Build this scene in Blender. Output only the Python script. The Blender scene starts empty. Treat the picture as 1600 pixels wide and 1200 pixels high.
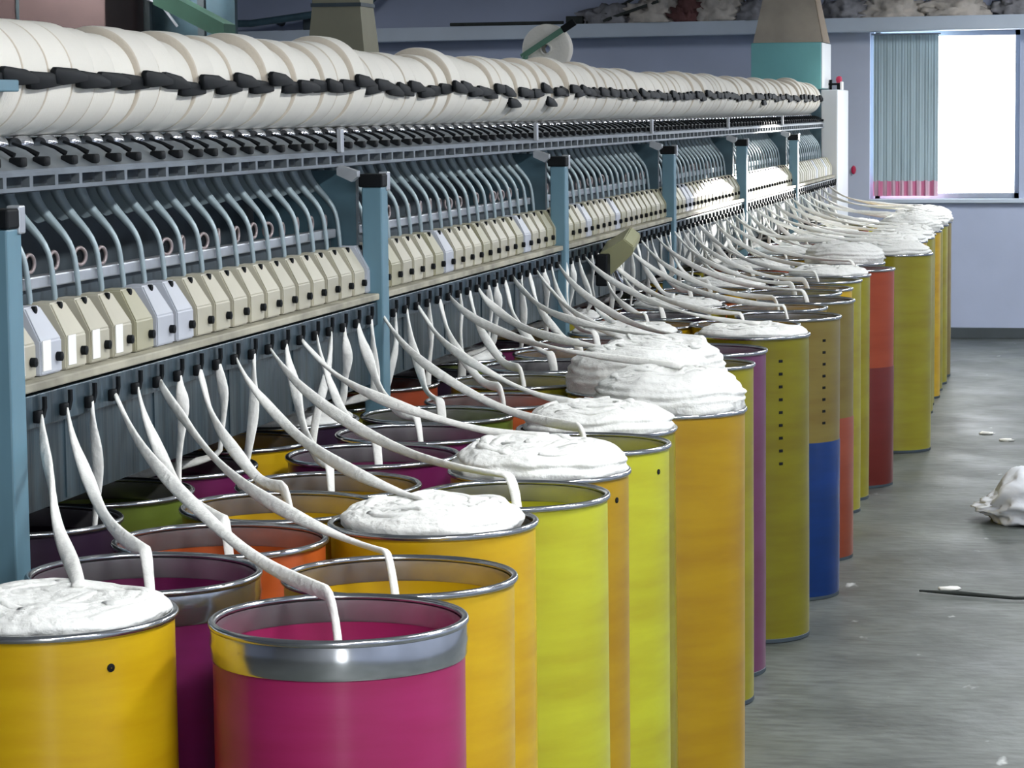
import bpy, bmesh, math, random
from mathutils import Vector, Matrix, Euler, noise
random.seed(11)
PI = math.pi
scene = bpy.context.scene
COL = scene.collection

# ------------------------------------------------------------------ camera
F, CX, CY, H = 4150.0, 800.0, 600.0, 1.85
roll = math.radians(0.6)
vx, vy = 1722 - CX, CY - 165
x1 = vx * math.cos(roll) + vy * math.sin(roll)
y1 = vy * math.cos(roll) - vx * math.sin(roll)
pitch = math.atan2(y1, F)
yaw = math.atan2(x1, math.hypot(F, y1))
Fw = Vector((-math.sin(yaw) * math.cos(pitch), math.cos(yaw) * math.cos(pitch), -math.sin(pitch)))
R0 = Vector((math.cos(yaw), math.sin(yaw), 0))
U0 = R0.cross(Fw)
Rt = R0 * math.cos(roll) - U0 * math.sin(roll)
Up = U0 * math.cos(roll) + R0 * math.sin(roll)
cd = bpy.data.cameras.new('camera')
cam = bpy.data.objects.new('camera', cd)
COL.objects.link(cam)
m = Matrix.Identity(4)
for i in range(3):
    m[i][0], m[i][1], m[i][2] = Rt[i], Up[i], -Fw[i]
m[0][3], m[1][3], m[2][3] = 0, 0, H
cam.matrix_world = m
cd.sensor_width = 36
cd.lens = F / 1600 * 36
cd.clip_start, cd.clip_end = 0.05, 200
scene.camera = cam

# ------------------------------------------------------------------ materials
def nodes(name):
    mt = bpy.data.materials.new(name)
    mt.use_nodes = True
    nt = mt.node_tree
    return mt, nt, nt.nodes['Principled BSDF']

def srgb(r, g, b):
    f = lambda c: (c / 255 / 12.92) if c / 255 <= 0.04045 else ((c / 255 + 0.055) / 1.055) ** 2.4
    return (f(r), f(g), f(b), 1)

def mat(name, col, rough=0.5, metal=0.0, bump=0.0, bscale=40, var=0.0, vscale=3.0, stretch=(1, 1, 1), spec=0.5, randv=0.0, dark=None):
    mt, nt, b = nodes(name)
    b.inputs['Roughness'].default_value = rough
    b.inputs['Metallic'].default_value = metal
    b.inputs['Specular IOR Level'].default_value = spec
    b.inputs['Base Color'].default_value = col
    tc = nt.nodes.new('ShaderNodeTexCoord')
    mp = nt.nodes.new('ShaderNodeMapping')
    mp.inputs['Scale'].default_value = stretch
    nt.links.new(tc.outputs['Object'], mp.inputs['Vector'])
    out = None
    if var > 0:
        n = nt.nodes.new('ShaderNodeTexNoise')
        n.inputs['Scale'].default_value = vscale
        n.inputs['Detail'].default_value = 5
        nt.links.new(mp.outputs['Vector'], n.inputs['Vector'])
        rp = nt.nodes.new('ShaderNodeValToRGB')
        rp.color_ramp.elements[0].position = 0.32
        rp.color_ramp.elements[1].position = 0.62
        dk = dark or tuple(c * (1 - var) for c in col[:3]) + (1,)
        rp.color_ramp.elements[0].color = dk
        rp.color_ramp.elements[1].color = col
        nt.links.new(n.outputs['Fac'], rp.inputs['Fac'])
        out = rp.outputs['Color']
        nt.links.new(out, b.inputs['Base Color'])
    if randv > 0:
        oi = nt.nodes.new('ShaderNodeObjectInfo')
        mr = nt.nodes.new('ShaderNodeMapRange')
        mr.inputs['To Min'].default_value = 1 - randv
        mr.inputs['To Max'].default_value = 1.0
        nt.links.new(oi.outputs['Random'], mr.inputs['Value'])
        hv = nt.nodes.new('ShaderNodeHueSaturation')
        hv.inputs['Color'].default_value = col
        if out: nt.links.new(out, hv.inputs['Color'])
        nt.links.new(mr.outputs['Result'], hv.inputs['Value'])
        nt.links.new(hv.outputs['Color'], b.inputs['Base Color'])
    if bump > 0:
        n2 = nt.nodes.new('ShaderNodeTexNoise')
        n2.inputs['Scale'].default_value = bscale
        n2.inputs['Detail'].default_value = 4
        nt.links.new(mp.outputs['Vector'], n2.inputs['Vector'])
        bp = nt.nodes.new('ShaderNodeBump')
        bp.inputs['Strength'].default_value = bump
        bp.inputs['Distance'].default_value = 0.01
        nt.links.new(n2.outputs['Fac'], bp.inputs['Height'])
        nt.links.new(bp.outputs['Normal'], b.inputs['Normal'])
    return mt

M = {}
M['post'] = mat('teal_blue_paint', srgb(100, 136, 152), 0.45, var=0.25, vscale=6, stretch=(1, 1, 0.25))
M['teal'] = mat('teal_paint', srgb(122, 188, 190), 0.5, var=0.12, vscale=3)
M['bulk'] = mat('dark_teal_paint', srgb(66, 94, 106), 0.5, var=0.3, vscale=9)
M['panel'] = mat('greyblue_sheet', srgb(74, 92, 102), 0.32, 0.55, var=0.55, vscale=5, stretch=(1, 6, 0.3), bump=0.25, bscale=6)  # vertical tone streaks painted in for reflections on the sheet
M['recess'] = mat('dark_recess', srgb(58, 70, 78), 0.6, var=0.3, vscale=12)
M['galv'] = mat('galvanised_metal', srgb(132, 140, 146), 0.4, 0.55, var=0.25, vscale=8)
M['lightmetal'] = mat('light_metal', srgb(190, 194, 200), 0.35, 0.5, var=0.2, vscale=14)
M['chrome'] = mat('chrome', srgb(225, 226, 230), 0.16, 0.95)
M['tube'] = mat('grey_tube', srgb(150, 166, 172), 0.4, 0.2)
M['black'] = mat('black_plastic', srgb(12, 16, 20), 0.6, spec=0.2, var=0.3, vscale=20)
M['cream'] = mat('cream_cover', srgb(192, 187, 168), 0.4, var=0.1, vscale=8, randv=0.14)
M['palegrey'] = mat('pale_grey_cover', srgb(192, 196, 205), 0.4, var=0.1, vscale=8, randv=0.08)
M['olivecover'] = mat('olive_cream_cover', srgb(176, 172, 146), 0.4, var=0.1, vscale=8, randv=0.12)
M['plain_white'] = mat('plain_white', srgb(250, 248, 244), 0.35)
M['ledge'] = mat('dusty_cream_ledge', srgb(176, 172, 154), 0.65, var=0.5, vscale=9, stretch=(3, 0.8, 1))
M['ring'] = mat('rusty_ring', srgb(150, 138, 138), 0.4, 0.4)
M['package'] = mat('wound_cotton_yarn', srgb(240, 236, 226), 0.9, bump=0.25, bscale=60, stretch=(1, 3, 1), randv=0.10, spec=0.2)
M['package_end'] = mat('beige_package_end', srgb(212, 202, 186), 0.9, bump=0.25, bscale=60, spec=0.2)
M['cotton'] = mat('cotton_sliver', srgb(243, 242, 237), 0.95, bump=0.5, bscale=55, stretch=(1, 1, 1), var=0.04, vscale=22, spec=0.15)
M['coil'] = mat('coiled_cotton', srgb(232, 232, 228), 0.95, bump=0.8, bscale=45, var=0.06, vscale=12, spec=0.15)
M['steel'] = mat('steel_rim', srgb(205, 207, 210), 0.17, 0.95, var=0.2, vscale=10)
M['grey_band'] = mat('grey_inner_band', srgb(205, 203, 206), 0.25, 0.85, var=0.2, vscale=8)
M['wall'] = mat('lavender_wall', srgb(172, 182, 206), 0.8, var=0.12, vscale=1.2, bump=0.1, bscale=12)
M['wall_pale'] = mat('pale_pier', srgb(188, 196, 214), 0.8, var=0.1, vscale=2)
M['ledge_white'] = mat('white_ledge', srgb(190, 202, 216), 0.7, var=0.12, vscale=2)
M['ceil'] = mat('ceiling_paint', srgb(180, 184, 190), 0.9)
M['base'] = mat('dark_baseboard', srgb(70, 78, 82), 0.8, var=0.2, vscale=4)
M['duct'] = mat('beige_duct', srgb(168, 159, 146), 0.7, var=0.2, vscale=5, bump=0.1, bscale=20)
M['olive_duct'] = mat('olive_duct', srgb(128, 126, 108), 0.7, var=0.15, vscale=6, bump=0.1, bscale=20)
M['duct_lit_side'] = mat('lit_duct_side', srgb(200, 185, 165), 0.6)  # window light on the duct's side put into a paler colour
M['curtain'] = mat('grey_green_curtain', srgb(176, 196, 204), 0.85, var=0.15, vscale=3, stretch=(5, 1, 0.5))
M['red'] = mat('red_plastic', srgb(190, 40, 80), 0.35)
M['greensteel'] = mat('green_steel', srgb(96, 140, 118), 0.5, var=0.2, vscale=5)
M['brown'] = mat('brown_carton', srgb(84, 66, 64), 0.8, var=0.2, vscale=3)
M['darkgrey'] = mat('dark_machine', srgb(62, 72, 76), 0.6, var=0.3, vscale=4)
M['olive_lid'] = mat('olive_lid', srgb(158, 158, 122), 0.45, var=0.1, vscale=9)
M['bag'] = mat('white_plastic_bag', srgb(218, 222, 230), 0.45, var=0.12, vscale=7, bump=0.5, bscale=14)
M['rag_a'] = mat('grey_rag', srgb(150, 150, 156), 0.95, var=0.5, vscale=9, bump=1.0, bscale=12)
M['rag_b'] = mat('beige_rag', srgb(205, 198, 190), 0.95, var=0.4, vscale=9, bump=1.0, bscale=12)
M['rag_c'] = mat('brown_red_rag', srgb(112, 76, 76), 0.95, var=0.4, vscale=6, bump=0.7, bscale=12)
M['cordm'] = mat('dark_cord', srgb(46, 52, 50), 0.8, var=0.4, vscale=20)
M['frame'] = mat('window_frame', srgb(150, 160, 176), 0.5)

def floor_mat():
    mt, nt, b = nodes('worn_concrete')
    tc = nt.nodes.new('ShaderNodeTexCoord')
    def nz(scale, det, st=(1, 1, 1)):
        mp = nt.nodes.new('ShaderNodeMapping'); mp.inputs['Scale'].default_value = st
        n = nt.nodes.new('ShaderNodeTexNoise'); n.inputs['Scale'].default_value = scale; n.inputs['Detail'].default_value = det
        nt.links.new(tc.outputs['Object'], mp.inputs['Vector']); nt.links.new(mp.outputs['Vector'], n.inputs['Vector'])
        return n.outputs['Fac']
    def ramp(fac, p0, c0, p1, c1):
        r = nt.nodes.new('ShaderNodeValToRGB')
        r.color_ramp.elements[0].position, r.color_ramp.elements[0].color = p0, c0
        r.color_ramp.elements[1].position, r.color_ramp.elements[1].color = p1, c1
        nt.links.new(fac, r.inputs['Fac']); return r.outputs['Color']
    a = ramp(nz(1.6, 8), 0.3, srgb(64, 70, 67), 0.7, srgb(106, 112, 109))
    lint = ramp(nz(9, 3, (1, 0.45, 1)), 0.70, (0, 0, 0, 1), 0.76, (1, 1, 1, 1))
    mx = nt.nodes.new('ShaderNodeMix'); mx.data_type = 'RGBA'
    nt.links.new(lint, mx.inputs['Factor']); nt.links.new(a, mx.inputs['A']); mx.inputs['B'].default_value = srgb(190, 194, 194)
    scr = ramp(nz(30, 4, (0.3, 1, 1)), 0.35, srgb(150, 150, 150), 0.6, (1, 1, 1, 1))
    mu = nt.nodes.new('ShaderNodeMix'); mu.data_type = 'RGBA'; mu.blend_type = 'MULTIPLY'; mu.inputs['Factor'].default_value = 0.6
    nt.links.new(mx.outputs['Result'], mu.inputs['A']); nt.links.new(scr, mu.inputs['B'])
    nt.links.new(mu.outputs['Result'], b.inputs['Base Color'])
    rr = ramp(nz(2.2, 5), 0.3, (0.38,) * 3 + (1,), 0.7, (0.58,) * 3 + (1,))
    nt.links.new(rr, b.inputs['Roughness'])
    bp = nt.nodes.new('ShaderNodeBump'); bp.inputs['Strength'].default_value = 0.25; bp.inputs['Distance'].default_value = 0.01
    nt.links.new(nz(14, 6), bp.inputs['Height']); nt.links.new(bp.outputs['Normal'], b.inputs['Normal'])
    return mt
M['floor'] = floor_mat()

def stripe_mat():
    mt, nt, b = nodes('pink_striped_hem')
    tc = nt.nodes.new('ShaderNodeTexCoord')
    w = nt.nodes.new('ShaderNodeTexWave'); w.inputs['Scale'].default_value = 4.6; w.bands_direction = 'X'
    w.inputs['Distortion'].default_value = 0.6
    r = nt.nodes.new('ShaderNodeValToRGB')
    r.color_ramp.elements[0].position, r.color_ramp.elements[0].color = 0.35, srgb(205, 120, 155)
    r.color_ramp.elements[1].position, r.color_ramp.elements[1].color = 0.65, srgb(226, 190, 208)
    nt.links.new(tc.outputs['Object'], w.inputs['Vector']); nt.links.new(w.outputs['Fac'], r.inputs['Fac'])
    nt.links.new(r.outputs['Color'], b.inputs['Base Color']); b.inputs['Roughness'].default_value = 0.9
    return mt
M['hem'] = stripe_mat()

CANCOL = {
    'yellow': (194, 158, 18), 'amber': (164, 130, 12), 'lime': (176, 178, 42), 'lemon': (136, 130, 18), 'moss': (112, 107, 12), 'salmon': (132, 62, 38), 'brickred': (100, 34, 28), 'pink': (150, 38, 90),
    'purple': (98, 26, 74), 'orange': (172, 80, 32), 'red': (148, 66, 40), 'olive': (146, 140, 40),
    'tan': (116, 103, 50), 'violet': (42, 26, 46), 'blue': (4, 44, 104), 'green': (88, 102, 36), 'mauve': (98, 52, 84)}  # green, violet and purple darkened to carry the machine's shade
def can_mat(n):
    c = srgb(*CANCOL[n])
    dk = tuple(x * k for x, k in zip(c[:3], (0.84, 0.76, 0.7))) + (1,)
    mt = mat('can_' + n, c, 0.32, spec=0.42, bump=0.04, bscale=10, var=0.2, vscale=3.2, stretch=(0.9, 0.9, 6), dark=dk)
    b = mt.node_tree.nodes['Principled BSDF']
    b.inputs['Anisotropic'].default_value = 0.6; b.inputs['Anisotropic Rotation'].default_value = 0.25
    tg = mt.node_tree.nodes.new('ShaderNodeTangent'); tg.direction_type = 'RADIAL'; tg.axis = 'Z'
    mt.node_tree.links.new(tg.outputs['Tangent'], b.inputs['Tangent'])
    return mt
MC = {n: can_mat(n) for n in CANCOL}

# ------------------------------------------------------------------ mesh helpers
def obj(name, bm, mt, parent=None, smooth=None, loc=None):
    me = bpy.data.meshes.new(name)
    bm.normal_update()
    bm.to_mesh(me); bm.free()
    for x in (mt if isinstance(mt, (list, tuple)) else [mt]): me.materials.append(x)
    if smooth is not None:
        for p in me.polygons: p.use_smooth = True
        if smooth < 170:
            try: me.set_sharp_from_angle(angle=math.radians(smooth))
            except Exception: pass
    o = bpy.data.objects.new(name, me); COL.objects.link(o)
    if parent is not None: o.parent = parent
    if loc is not None: o.location = loc
    return o
def empty(name, loc=(0, 0, 0), rot=(0, 0, 0)):
    o = bpy.data.objects.new(name, None); COL.objects.link(o)
    o.location = loc; o.rotation_euler = rot; o.empty_display_size = 0.1
    return o
def tag(o, label=None, cat=None, group=None, kind=None):
    if label: o['label'] = label
    if cat: o['category'] = cat
    if group: o['group'] = group
    if kind: o['kind'] = kind
    return o
def copy_tree(o, parent=None):
    c = o.copy(); COL.objects.link(c)
    if parent is not None: c.parent = parent
    for ch in list(o.children): copy_tree(ch, c)
    return c
def box(bm, x0, x1, y0, y1, z0, z1, bev=0.0, mi=0):
    vs = [bm.verts.new((x, y, z)) for x in (x0, x1) for y in (y0, y1) for z in (z0, z1)]
    fs = []
    for q in ((0, 1, 3, 2), (4, 6, 7, 5), (0, 4, 5, 1), (2, 3, 7, 6), (0, 2, 6, 4), (1, 5, 7, 3)):
        f = bm.faces.new([vs[i] for i in q]); f.material_index = mi; fs.append(f)
    if bev > 0:
        es = list({e for f in fs for e in f.edges})
        bmesh.ops.bevel(bm, geom=es, offset=bev, segments=2, affect='EDGES', profile=0.5)
    return vs
def prism(bm, pts, d0, d1, axis='Y', mi=0):
    """polygon pts (2D: x,z) extruded along Y, or (x,y) along Z"""
    mk = (lambda p, d: (p[0], d, p[1])) if axis == 'Y' else ((lambda p, d: (p[0], p[1], d)) if axis == 'Z' else (lambda p, d: (d, p[0], p[1])))
    a = [bm.verts.new(mk(p, d0)) for p in pts]; b = [bm.verts.new(mk(p, d1)) for p in pts]
    n = len(pts)
    fs = [bm.faces.new(a), bm.faces.new(b[::-1])]
    for i in range(n): fs.append(bm.faces.new((a[i], b[i], b[(i + 1) % n], a[(i + 1) % n])))
    for f in fs: f.material_index = mi
    bmesh.ops.recalc_face_normals(bm, faces=fs)
    return fs
def lathe(bm, prof, n=48, axis='Z', origin=(0, 0, 0), mi=0, closed=False):
    rings = []
    for (r, z) in prof:
        ring = []
        for i in range(n):
            a = 2 * PI * i / n
            p = (r * math.cos(a), r * math.sin(a), z) if axis == 'Z' else ((r * math.cos(a), z, r * math.sin(a)) if axis == 'Y' else (z, r * math.cos(a), r * math.sin(a)))
            ring.append(bm.verts.new((p[0] + origin[0], p[1] + origin[1], p[2] + origin[2])))
        rings.append(ring)
    fs = []
    L = len(rings)
    for k in range(L if closed else L - 1):
        a, b = rings[k], rings[(k + 1) % L]
        for i in range(n):
            fs.append(bm.faces.new((a[i], a[(i + 1) % n], b[(i + 1) % n], b[i])))
    for f in fs: f.material_index = mi
    return rings, fs
def fill(bm, ring):
    return bm.faces.new(ring)
def tube(bm, pts, rad, n=8, flat=None, twist=None, cap=True, mi=0):
    """sweep along pts; rad float or list; flat: ratio thickness/width; twist: list of angles"""
    pts = [Vector(p) for p in pts]
    N = len(pts)
    rings = []
    t0 = (pts[1] - pts[0]).normalized()
    ref = Vector((1, 0, 0)) if abs(t0.x) < 0.8 else Vector((0, 1, 0))
    u = (ref - t0 * ref.dot(t0)).normalized()
    for i, p in enumerate(pts):
        t = (pts[min(i + 1, N - 1)] - pts[max(i - 1, 0)])
        t = t.normalized() if t.length > 1e-9 else t0
        u = (u - t * u.dot(t))
        u = u.normalized() if u.length > 1e-6 else t.orthogonal().normalized()
        v = t.cross(u)
        r = rad[i] if isinstance(rad, (list, tuple)) else rad
        fl = flat if flat else 1
        tw = twist[i] if twist else 0
        ring = []
        for k in range(n):
            a = 2 * PI * k / n
            cx, cy = math.cos(a) * r, math.sin(a) * r * fl
            x, y = cx * math.cos(tw) - cy * math.sin(tw), cx * math.sin(tw) + cy * math.cos(tw)
            ring.append(bm.verts.new(p + u * x + v * y))
        rings.append(ring)
    fs = []
    for a, b in zip(rings, rings[1:]):
        for k in range(n): fs.append(bm.faces.new((a[k], a[(k + 1) % n], b[(k + 1) % n], b[k])))
    if cap:
        fs.append(bm.faces.new(rings[0][::-1])); fs.append(bm.faces.new(rings[-1]))
    for f in fs: f.material_index = mi
ORD = ['first', 'second', 'third', 'fourth', 'fifth', 'sixth', 'seventh', 'eighth', 'ninth', 'tenth', 'eleventh', 'twelfth', 'thirteenth',
       'fourteenth', 'fifteenth', 'sixteenth', 'seventeenth', 'eighteenth', 'nineteenth', 'twentieth']
ORD += ['twenty-' + o for o in ORD[:9]] + ['thirtieth'] + ['thirty-' + o for o in ORD[:9]] + ['fortieth'] + ['forty-' + o for o in ORD[:9]]

# ------------------------------------------------------------------ room
YW = 21.6
X0, X1, YB, ZC = -9.0, 3.2, -5.0, 3.7
WX0, WX1, WZ0, WZ1 = -1.79, -0.64, 1.12, 2.46
def struct(name, bm, mt, parent=None, **k):
    o = obj(name, bm, mt, parent, **k)
    if parent is None: o['kind'] = 'structure'
    return o
bm = bmesh.new(); box(bm, X0 - 0.2, X1 + 0.2, YB - 0.2, YW + 0.3, -0.2, 0); struct('floor', bm, M['floor'])
bm = bmesh.new(); box(bm, X0 - 0.2, X1 + 0.2, YB - 0.2, YW + 0.3, ZC, ZC + 0.2); struct('ceiling', bm, M['ceil'])
bm = bmesh.new(); box(bm, X0 - 0.2, X0, YB - 0.2, YW + 0.3, 0, ZC); struct('wall_left', bm, M['wall'])
bm = bmesh.new(); box(bm, X1, X1 + 0.2, YB - 0.2, YW + 0.3, 0, ZC); struct('wall_right', bm, M['wall'])
DX0, DX1, DZ = 1.3, 2.5, 2.4
bm = bmesh.new(); box(bm, X0, DX0, YB - 0.2, YB, 0, ZC); box(bm, DX1, X1, YB - 0.2, YB, 0, ZC); box(bm, DX0, DX1, YB - 0.2, YB, DZ, ZC); struct('wall_back', bm, M['ceil'])
bm = bmesh.new(); box(bm, DX0 - 0.08, DX0, YB - 0.22, YB + 0.02, 0, DZ + 0.08); box(bm, DX1, DX1 + 0.08, YB - 0.22, YB + 0.02, 0, DZ + 0.08); box(bm, DX0, DX1, YB - 0.22, YB + 0.02, DZ, DZ + 0.08); struct('door_1', bm, M['frame'])
bm = bmesh.new()
T = 0.25
box(bm, X0, WX0, YW, YW + T, 0, ZC); box(bm, WX1, X1, YW, YW + T, 0, ZC)
box(bm, WX0, WX1, YW, YW + T, 0, WZ0); box(bm, WX0, WX1, YW, YW + T, WZ1, ZC)
struct('wall_front', bm, M['wall'])
bm = bmesh.new(); box(bm, X0, X1, YW - 0.03, YW, 0, 0.085, 0.004); struct('baseboard_front', bm, M['base'])
# window: frame, sill
bm = bmesh.new()
for (a, b, c, d) in ((WX0, WX0 + 0.04, WZ0, WZ1), (WX1 - 0.04, WX1, WZ0, WZ1), (WX0, WX1, WZ0, WZ0 + 0.04), (WX0, WX1, WZ1 - 0.04, WZ1)):
    box(bm, a, b, YW + 0.12, YW + 0.18, c, d)
win = struct('window_1', bm, M['frame'])
bm = bmesh.new(); box(bm, WX0 - 0.04, WX1 + 0.06, YW - 0.05, YW + 0.12, WZ0 - 0.035, WZ0, 0.006); struct('window_sill', bm, M['ledge_white'], win)
# pale pier between machine end and window, and right jamb strip
bm = bmesh.new(); box(bm, -2.42, WX0 - 0.03, YW - 0.035, YW, 0.085, WZ1, 0.004); struct('trim_1', bm, M['wall_pale'])
# white ledge along the far wall, rising slightly
bm = bmesh.new()
vs = box(bm, X0, X1, YW - 0.30, YW, 2.445, 2.555, 0.0)
for v in bm.verts: v.co.z += 0.0045 * (v.co.x + 3.5)
bmesh.ops.bevel(bm, geom=list(bm.edges), offset=0.006, segments=2, affect='EDGES')
struct('trim_2', bm, M['ledge_white'])
def ledge_top(x): return 2.555 + 0.0045 * (x + 3.5)

# curtain with pink hem hanging over the window's half
cr = empty('curtain', (WX0 + 0.26, YW - 0.04, WZ0 + 0.02))
tag(cr, 'grey green curtain with pink striped hem drawn across half of the bright window', 'curtain')
def curtain_sheet(z0, z1, amp, ph=0):
    bm = bmesh.new(); n, k = 60, 10
    g = []
    for j in range(k + 1):
        row = []
        for i in range(n + 1):
            x = -0.262 + 0.515 * i / n
            y = amp * math.sin(i * 0.85 + ph) * (0.6 + 0.4 * (1 - j / k)) + 0.004 * math.sin(i * 2.3)
            row.append(bm.verts.new((x, y, z0 + (z1 - z0) * j / k)))
        g.append(row)
    h2 = [[bm.verts.new(v.co + Vector((0, 0.006, 0))) for v in row] for row in g]
    for j in range(k):
        for i in range(n):
            bm.faces.new((g[j][i], g[j][i + 1], g[j + 1][i + 1], g[j + 1][i]))
            bm.faces.new((h2[j][i], h2[j + 1][i], h2[j + 1][i + 1], h2[j][i + 1]))
    for i in range(n):
        bm.faces.new((g[0][i], h2[0][i], h2[0][i + 1], g[0][i + 1])); bm.faces.new((g[k][i], g[k][i + 1], h2[k][i + 1], h2[k][i]))
    for j in range(k):
        bm.faces.new((g[j][0], g[j + 1][0], h2[j + 1][0], h2[j][0])); bm.faces.new((g[j][n], h2[j][n], h2[j + 1][n], g[j + 1][n]))
    return bm
zb = WZ0 + 0.02
obj('cloth', curtain_sheet(1.263 - zb, 2.44 - zb, 0.004), M['curtain'], cr, smooth=60)
obj('hem', curtain_sheet(1.145 - zb, 1.268 - zb, 0.010, 0.4), M['hem'], cr, smooth=60)
bm = bmesh.new(); tube(bm, [(-0.28, 0, 2.435 - zb), (0.27, 0, 2.435 - zb)], 0.008); obj('rod', bm, M['frame'], cr, smooth=40)

# small dark red switch on the wall
bm = bmesh.new(); lathe(bm, [(0.001, -0.02), (0.016, -0.018), (0.02, 0)], 20, 'Y')
for v in bm.verts: v.co.z *= 1.8
tag(obj('wall_switch', bm, M['red'], smooth=60, loc=(-1.95, YW - 0.036, 1.355)), 'small dark red switch on the pale wall beside the machine end', 'switch')

# ------------------------------------------------------------------ cotton sliver cans
def can_body_mesh(h):
    bm = bmesh.new()
    lathe(bm, [(0.196, 0.014), (0.197, 0.3 * h), (0.1965, 0.6 * h), (0.197, h - 0.012)], 64)
    lathe(bm, [(0.192, h - 0.012), (0.192, 0.014)], 64)
    return bm
def coil_bm(seed, hgt, rr=0.185, p=3.0):
    rnd = random.Random(seed)
    bm = bmesh.new()
    NR, NT = 34, 120
    cen = [(rnd.uniform(0.04, 0.075), 2.399 * l + rnd.uniform(-.2, .2)) for l in range(9)]
    cen = [(c * math.cos(a), c * math.sin(a)) for c, a in cen]
    def pos(u, a):
        R = rr * (1 + 0.035 * noise.noise(Vector((math.cos(a) * 1.6 + seed, math.sin(a) * 1.6, 3))))
        # u: 0 centre .. 0.7 top edge .. 1 bottom of the side
        ang = u * PI / 2
        r = R * math.sin(ang) ** (2.0 / p) if u > 0 else 0
        z = hgt * max(math.cos(ang), 0) ** (2.0 / p)
        x, y = r * math.cos(a), r * math.sin(a)
        w = 0.0
        for l, (cx_, cy_) in enumerate(cen):
            d = math.hypot(x - cx_, y - cy_)
            amt = max(0.0, noise.noise(Vector((x * 9 + l * 5, y * 9, seed))) + 0.25)
            w += amt * abs(math.sin(d * PI / 0.021 + l))
        w = min(w, 1.6) * 0.0055
        big = noise.noise(Vector((x * 11 + seed, y * 11, 1))) * (0.010 + 0.08 * hgt)
        z += (w + big) * max(0.15, math.cos(ang)) 
        lay = 0.011 * abs(math.sin(z / 0.022 * PI + 2 * noise.noise(Vector((x * 8, y * 8, seed))))) * math.sin(ang) ** 4
        k = 1 + (lay + 0.012 * noise.noise(Vector((x * 16, y * 16, z * 30 + seed)))) / max(r, 0.05) * min(1, hgt / 0.05)
        return (x * k, y * k, z)
    c = bm.verts.new(pos(0, 0))
    prev = None
    for j in range(1, NR + 1):
        ring = [bm.verts.new(pos(j / NR, 2 * PI * i / NT)) for i in range(NT)]
        for i in range(NT):
            if prev is None: bm.faces.new((c, ring[i], ring[(i + 1) % NT]))
            else: bm.faces.new((prev[i], ring[i], ring[(i + 1) % NT], prev[(i + 1) % NT]))
        prev = ring
    low = [bm.verts.new((v.co.x * 0.16 / math.hypot(v.co.x, v.co.y), v.co.y * 0.16 / math.hypot(v.co.x, v.co.y), -0.03)) for v in prev]
    for i in range(NT): bm.faces.new((prev[i], low[i], low[(i + 1) % NT], prev[(i + 1) % NT]))
    # a few loose loops lying on top
    for l in range(5):
        a0 = 2.4 * l + rnd.uniform(-.3, .3); r = rnd.uniform(0.07, 0.12); off = rnd.uniform(0.02, 0.05)
        pts = []
        N = 34
        for i in range(N):
            a = a0 + 2 * PI * i / (N - 1) * 0.9
            x = off * math.cos(a0) + r * math.cos(a); y = off * math.sin(a0) + r * math.sin(a) * 0.9
            d = min(math.hypot(x, y) / rr, 0.97)
            u = math.asin(d ** (p / 2.0)) / (PI / 2)
            z = hgt * max(math.cos(u * PI / 2), 0) ** (2.0 / p) + noise.noise(Vector((x * 11 + seed, y * 11, 1))) * (0.010 + 0.08 * hgt) * 0.8
            pts.append((x, y, z + 0.004 + 0.003 * math.sin(3 * a + l)))
        tube(bm, pts, [0.012 + 0.003 * math.sin(i * 0.9 + l) for i in range(N)], 8, flat=0.45)
    return bm
COILS = {}
def coil_obj(kind):
    k = {'low': (0.028, 0.186, 4.0), 'mid': (0.055, 0.192, 3.2), 'high': (0.11, 0.2, 3.4)}[kind]
    lst = COILS.setdefault(kind, [])
    if len(lst) < 3:
        me = obj('sliver_coil', coil_bm(len(lst) * 7 + len(kind), *k), M['coil'], smooth=180)
        lst.append(me.data)
        return me
    o = bpy.data.objects.new('sliver_coil', lst[random.randrange(3)]); COL.objects.link(o)
    return o

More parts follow.
